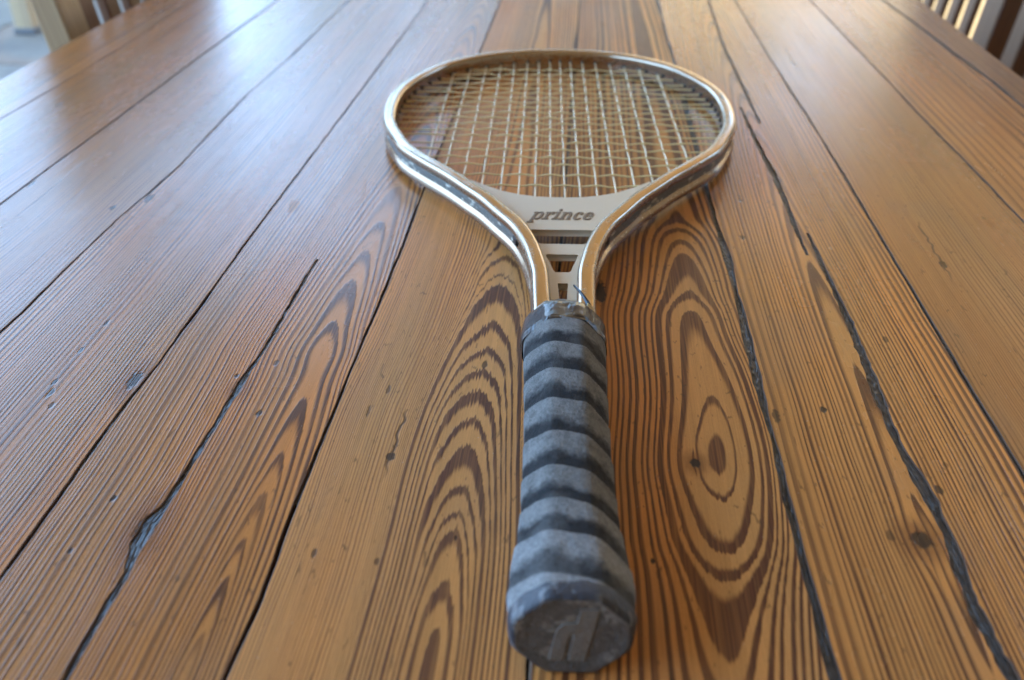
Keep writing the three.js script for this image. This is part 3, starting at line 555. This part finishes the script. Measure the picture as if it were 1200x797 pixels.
{ // black shiny tape round the top of the grip, its loose end, and the plug between the arms
  const tapeBump = makeTex(512, 256, (u, v) => 0.5 + 0.4 * noise(u * 16, v * 5) + 0.2 * noise(u * 50 + v * 12, v * 18), false);
  const tape = new THREE.MeshPhysicalMaterial({ color: new THREE.Color(0.014, 0.015, 0.018), roughness: 0.24, bumpMap: tapeBump, bumpScale: 0.0004, side: THREE.DoubleSide });
  const prof = [[0.1640, 0.0190, 0.0168], [0.1675, 0.0198, 0.0172], [0.1750, 0.0197, 0.0168], [0.1815, 0.0192, 0.0158], [0.1870, 0.0182, 0.0132], [0.1910, 0.0166, 0.0100], [0.1950, 0.0155, 0.0068], [0.1952, 0.0001, 0.0001]];
  const nt = 96, pos = [], uv = [], idx = [], fine = [];
  for (let j = 0; j < prof.length - 1; j++) for (let k = 0; k < 4; k++) fine.push(prof[j].map((v, c) => v + (prof[j + 1][c] - v) * k / 4)); fine.push(prof[prof.length - 1]);
  fine.forEach(([s, hw, hv], j) => {
    for (let i = 0; i <= nt; i++) {
      const th = -Math.PI / 2 + 2 * Math.PI * i / nt, c = Math.cos(th), lip = j < 10 ? 0.0006 : 0;
      const r = octR(th, hw, hv) + lip * noise(c * 3, Math.sin(th) * 3 + j * 0.2) + 0.00012 * noise(c * 7 + j * 0.3, Math.sin(th) * 7) * (j < fine.length - 2 ? 1 : 0);
      pos.push(r * c, r * Math.sin(th), -(s + (j < 3 ? 0.0012 * noise(c * 4 + 7, Math.sin(th) * 4) : 0) + 0.002 * -c * sm(6, 24, j))); uv.push(i / nt * 2, s * 12);
    }
  });
  for (let j = 0; j < fine.length - 1; j++) for (let i = 0; i < nt; i++) { const a = j * (nt + 1) + i, b = a + nt + 1; idx.push(a, a + 1, b, b, a + 1, b + 1); }
  const g = new THREE.BufferGeometry(); g.setAttribute('position', new THREE.Float32BufferAttribute(pos, 3)); g.setAttribute('uv', new THREE.Float32BufferAttribute(uv, 2)); g.setIndex(idx); g.computeVertexNormals();
  rpart('tape_band', g, tape);
  const plug = new THREE.SphereGeometry(1, 32, 16); plug.scale(0.0105, 0.0092, 0.0125); plug.translate(-0.001, 0.0008, -0.1905);
  rpart('throat_plug', plug, tape);
  // loose end: a narrow strip that stands up from the band on the right
  const c = new THREE.CatmullRomCurve3([[0.0128, 0.0085, -0.1860], [0.0113, 0.0105, -0.1893], [0.0080, 0.0130, -0.1955], [0.0045, 0.0150, -0.1996]].map((q) => new THREE.Vector3(...q))), P = c.getPoints(14), lp = [], li = [];
  P.forEach((q, k) => { const w = 0.0026 * (1 - k / 15) + 0.0002; for (const [dx, dy] of [[-w * 0.5, -0.0003], [w * 0.5, 0.0003], [w * 0.5, -0.0002], [-w * 0.5, -0.0008]]) lp.push(q.x + dx, q.y + dy, q.z + dx * 0.5); if (k) { const a = (k - 1) * 4; for (let m = 0; m < 4; m++) { const n = (m + 1) % 4; li.push(a + m, a + n, a + 4 + m, a + n, a + 4 + n, a + 4 + m); } } });
  const lg = new THREE.BufferGeometry(); lg.setAttribute('position', new THREE.Float32BufferAttribute(lp, 3)); lg.setAttribute('uv', new THREE.Float32BufferAttribute(new Float32Array(lp.length / 3 * 2), 2)); lg.setIndex(li); lg.computeVertexNormals();
  rpart('loose_tape_end', lg, tape);
  const scrap = new RoundedBoxGeometry(0.0055, 0.0008, 0.0055, 2, 0.0003); scrap.rotateZ(-0.75); scrap.translate(0.0128, 0.0098, -0.1850);
  const sc = rpart('tape_scrap', scrap, new THREE.MeshStandardMaterial({ color: new THREE.Color(0.42, 0.30, 0.12), roughness: 0.6 })); sc.userData.label = 'small scrap of yellowish tape on the black band';
}

// ---------------------------------------------------------------- chairs, post and shrubs in the background
function woodMat(light, dark, seed, rough = 0.45) {
  const t = makeTex(128, 512, (u, v) => { const n = noise(u * 22 + seed + 2 * noise(v * 3, seed), v * 5), m = noise(u * 90 + seed, v * 14), k = clamp(0.5 + 0.5 * n + 0.2 * m, 0, 1); return light.map((l, c) => dark[c] + (l - dark[c]) * k); }, true);
  return new THREE.MeshStandardMaterial({ map: t, roughness: rough });
}
const chairBrown = woodMat([0.20, 0.088, 0.038], [0.085, 0.034, 0.016], 3, 0.4), chairTan = woodMat([0.46, 0.34, 0.19], [0.30, 0.20, 0.11], 9, 0.5);
// side -1: at the left of the table, its back to the left; +1: at the right. xb: where the back stands at table height; f0..f1 along the table.
function chair(name, label, side, xb, f0, f1, tilt, postMat, slatMat, nSlat, slatW, slatT, postW, postT) {
  const t = thing(name, label, 'chair', [xb, 0, -(f0 + f1) / 2], 'chairs drawn up to the table');
  const lean = (g, y0) => { const p = g.attributes.position; for (let i = 0; i < p.count; i++) { const y = p.getY(i); if (y > 0.45) p.setX(i, p.getX(i) + side * (y - 0.66) * Math.tan(tilt)); else p.setX(i, p.getX(i) + side * (0.45 - 0.66) * Math.tan(tilt)); } g.computeVertexNormals(); return g; };
  const tall = (w, h, d, x, y, z, r) => { const g = new RoundedBoxGeometry(w, h, d, 2, r); g.translate(x, y, z); return lean(g); };
  for (const f of [f0 + postW / 2, f1 - postW / 2]) {
    part('back_post', tall(postT, 0.56, postW, xb, 0.73, -f, 0.004), postMat, t);
    part('leg', boxAt(postT, 0.449, postW, xb - side * 0.21 * Math.tan(tilt), 0.2245, -f, 0.004), postMat, t);
    part('leg', boxAt(0.04, 0.43, 0.04, xb - side * 0.40, 0.215, -f, 0.004), postMat, t);
  }
  const inner = f1 - f0 - 2 * postW, p = inner / nSlat;
  for (let k = 0; k < nSlat; k++) part('slat', tall(slatT, 0.43, slatW, xb, 0.735, -(f0 + postW + p * (k + 0.5)), 0.003), slatMat, t);
  part('top_rail', tall(postT * 0.9, 0.07, f1 - f0 - 2 * postW, xb, 0.985, -(f0 + f1) / 2, 0.006), postMat, t);
  part('bottom_rail', tall(postT * 0.9, 0.04, f1 - f0 - 2 * postW, xb, 0.50, -(f0 + f1) / 2, 0.004), postMat, t);
  part('seat', boxAt(0.40, 0.025, f1 - f0 + 0.02, xb - side * 0.235, 0.443, -(f0 + f1) / 2, 0.008), slatMat, t);
  return t;
}
chair('dining_chair', 'tan-posted slat-back chair at the left edge of the table, in the top left corner', -1, -0.605, 1.085, 1.62, 0.16, chairTan, chairBrown, 7, 0.034, 0.014, 0.05, 0.034);
chair('dining_chair', 'dark brown chair whose row of slats fills the top right corner beside the table', 1, 0.603, 1.455, 1.93, 0.13, chairBrown, chairBrown, 6, 0.034, 0.010, 0.045, 0.034);
chair('dining_chair', 'brown chair cut off by the right photo edge, nearer than the slatted one', 1, 0.606, 0.93, 1.405, 0.13, chairBrown, chairBrown, 6, 0.034, 0.010, 0.045, 0.034);

const post = thing('porch_post', 'pale tan square wooden post standing on the grey patio in the top left corner', 'post', [-2.29, 0, -3.87]);
part('shaft', boxAt(0.078, 2.3, 0.078, -2.29, 1.17, -3.87, 0.005), chairTan, post);
part('foot', boxAt(0.09, 0.025, 0.09, -2.29, 0.014, -3.87, 0.004), new THREE.MeshStandardMaterial({ color: new THREE.Color(0.1, 0.1, 0.1), roughness: 0.6 }), post);

function shrub(label, x, f, h, w, seed, col) {
  const t = thing('shrub', label, 'shrub', [x, -0.05, -f], 'shrubs beyond the patio'), r = rng(seed), pos = [], nor = [], cl = [];
  for (let i = 0; i < 2600; i++) {
    const a = r() * 6.283, e = Math.acos(1 - 1.6 * r()), q = 0.55 + 0.45 * Math.sqrt(r()), lump = 1 + 0.25 * noise(Math.cos(a) * 2 + seed, e * 2);
    const cx = Math.sin(e) * Math.cos(a) * w * q * lump, cy = h * 0.5 + Math.cos(e) * h * 0.5 * q * lump, cz = Math.sin(e) * Math.sin(a) * w * q * lump;
    const d = new THREE.Vector3(r() - 0.5, r() - 0.3, r() - 0.5).normalize(), s = new THREE.Vector3(r() - 0.5, r() - 0.5, r() - 0.5).cross(d).normalize(), L = 0.05 + 0.05 * r(), B = L * 0.4, v = 0.7 + 0.6 * r();
    const p = [[0, -B], [L * 0.6, 0], [0, B], [L * 0.6, 0], [L, 0], [0, B]];
    const P = (l, b) => [cx + d.x * l + s.x * b, cy + d.y * l + s.y * b, cz + d.z * l + s.z * b], n = new THREE.Vector3().crossVectors(d, s);
    for (const q2 of [P(0, -B * 0.2), P(L * 0.5, -B), P(L, 0), P(0, -B * 0.2), P(L, 0), P(L * 0.5, B)]) { pos.push(...q2); nor.push(n.x, n.y, n.z); cl.push(col[0] * v, col[1] * v, col[2] * v); }
  }
  const g = new THREE.BufferGeometry(); g.setAttribute('position', new THREE.Float32BufferAttribute(pos, 3)); g.setAttribute('normal', new THREE.Float32BufferAttribute(nor, 3)); g.setAttribute('color', new THREE.Float32BufferAttribute(cl, 3));
  part('foliage', g, new THREE.MeshStandardMaterial({ vertexColors: true, roughness: 0.7, side: THREE.DoubleSide }), t, false);
  const st = []; for (let k = 0; k < 5; k++) { const c = new THREE.CatmullRomCurve3([new THREE.Vector3(0.03 * (k - 2), 0, 0), new THREE.Vector3((r() - 0.5) * w * 0.5, h * 0.35, (r() - 0.5) * w * 0.5), new THREE.Vector3((r() - 0.5) * w * 1.1, h * 0.75, (r() - 0.5) * w * 1.1)]); st.push(new THREE.TubeGeometry(c, 8, 0.012, 6)); }
  part('stem', mergeGeometries(st), chairTan, t, false);
}
shrub('blue-green shrub left of the tan post in the top left corner', -3.05, 5.2, 1.1, 0.5, 11, [0.07, 0.15, 0.13]);
shrub('green shrub right of the tan post in the top left corner', -2.5, 5.4, 1.0, 0.45, 12, [0.09, 0.17, 0.09]);

// trees beyond the garden: they stand above the frame and show in the reflections on the table top
function tree(label, x, f, h, w, seed) {
  const t = thing('tree', label, 'tree', [x, -0.05, -f]), r = rng(seed), pos = [], nor = [], cl = [];
  const blobs = []; for (let k = 0; k < 16; k++) { const a = r() * 6.283, q = Math.sqrt(r()); blobs.push([Math.cos(a) * w * q * 0.8, h * (0.24 + 0.66 * r()), Math.sin(a) * w * q * 0.8, w * (0.30 + 0.22 * r())]); }
  for (let i = 0; i < 3600; i++) {
    const b = blobs[i % 16], d = new THREE.Vector3(r() * 2 - 1, r() * 2 - 1, r() * 2 - 1).normalize(), q = b[3] * (0.6 + 0.4 * r());
    const c = [b[0] + d.x * q, b[1] + d.y * q, b[2] + d.z * q], e = new THREE.Vector3(r() - 0.5, r() - 0.5, r() - 0.5).normalize(), s = new THREE.Vector3(r() - 0.5, r() - 0.5, r() - 0.5).cross(e).normalize(), L = 0.20 + 0.16 * r(), v = 0.65 + 0.7 * r(), n = new THREE.Vector3().crossVectors(e, s);
    const P = (l, m) => [c[0] + e.x * l + s.x * m, c[1] + e.y * l + s.y * m, c[2] + e.z * l + s.z * m];
    for (const p of [P(0, 0), P(L * 0.5, -L * 0.3), P(L, 0), P(0, 0), P(L, 0), P(L * 0.5, L * 0.3)]) { pos.push(...p); nor.push(n.x, n.y, n.z); cl.push(0.075 * v, 0.10 * v, 0.045 * v); }
  }
  const g = new THREE.BufferGeometry(); g.setAttribute('position', new THREE.Float32BufferAttribute(pos, 3)); g.setAttribute('normal', new THREE.Float32BufferAttribute(nor, 3)); g.setAttribute('color', new THREE.Float32BufferAttribute(cl, 3));
  part('crown', g, new THREE.MeshStandardMaterial({ vertexColors: true, roughness: 0.7, side: THREE.DoubleSide }), t, false);
  const tg = [new THREE.CylinderGeometry(h * 0.012, h * 0.024, h * 0.5, 10).translate(0, h * 0.25, 0)];
  for (const b of blobs.slice(0, 8)) { const c = new THREE.CatmullRomCurve3([new THREE.Vector3(0, h * 0.28, 0), new THREE.Vector3(b[0] * 0.4, (b[1] + h * 0.3) * 0.5, b[2] * 0.4), new THREE.Vector3(b[0], b[1], b[2])]); tg.push(new THREE.TubeGeometry(c, 8, h * 0.007, 6)); }
  part('trunk', mergeGeometries(tg), chairBrown, t, false);
}
[[-4.6, 22, 7.8, 2.6, 'leftmost'], [-1.3, 23, 8.4, 2.6, 'second'], [1.4, 13, 6.4, 1.7, 'third'], [3.9, 12.5, 7.4, 1.9, 'fourth'], [6.2, 12.2, 8.2, 2.1, 'fifth'], [8.9, 12, 8, 2.2, 'rightmost']].forEach(([x, f, h, w, n], k) => tree(`leafy green tree beyond the garden, ${n} of its row, mirrored in the table`, x, f, h, w, 40 + k));

scene.traverse((o) => { if (o.isMesh) o.castShadow = o.receiveShadow = true; });
renderer.render(scene, camera);
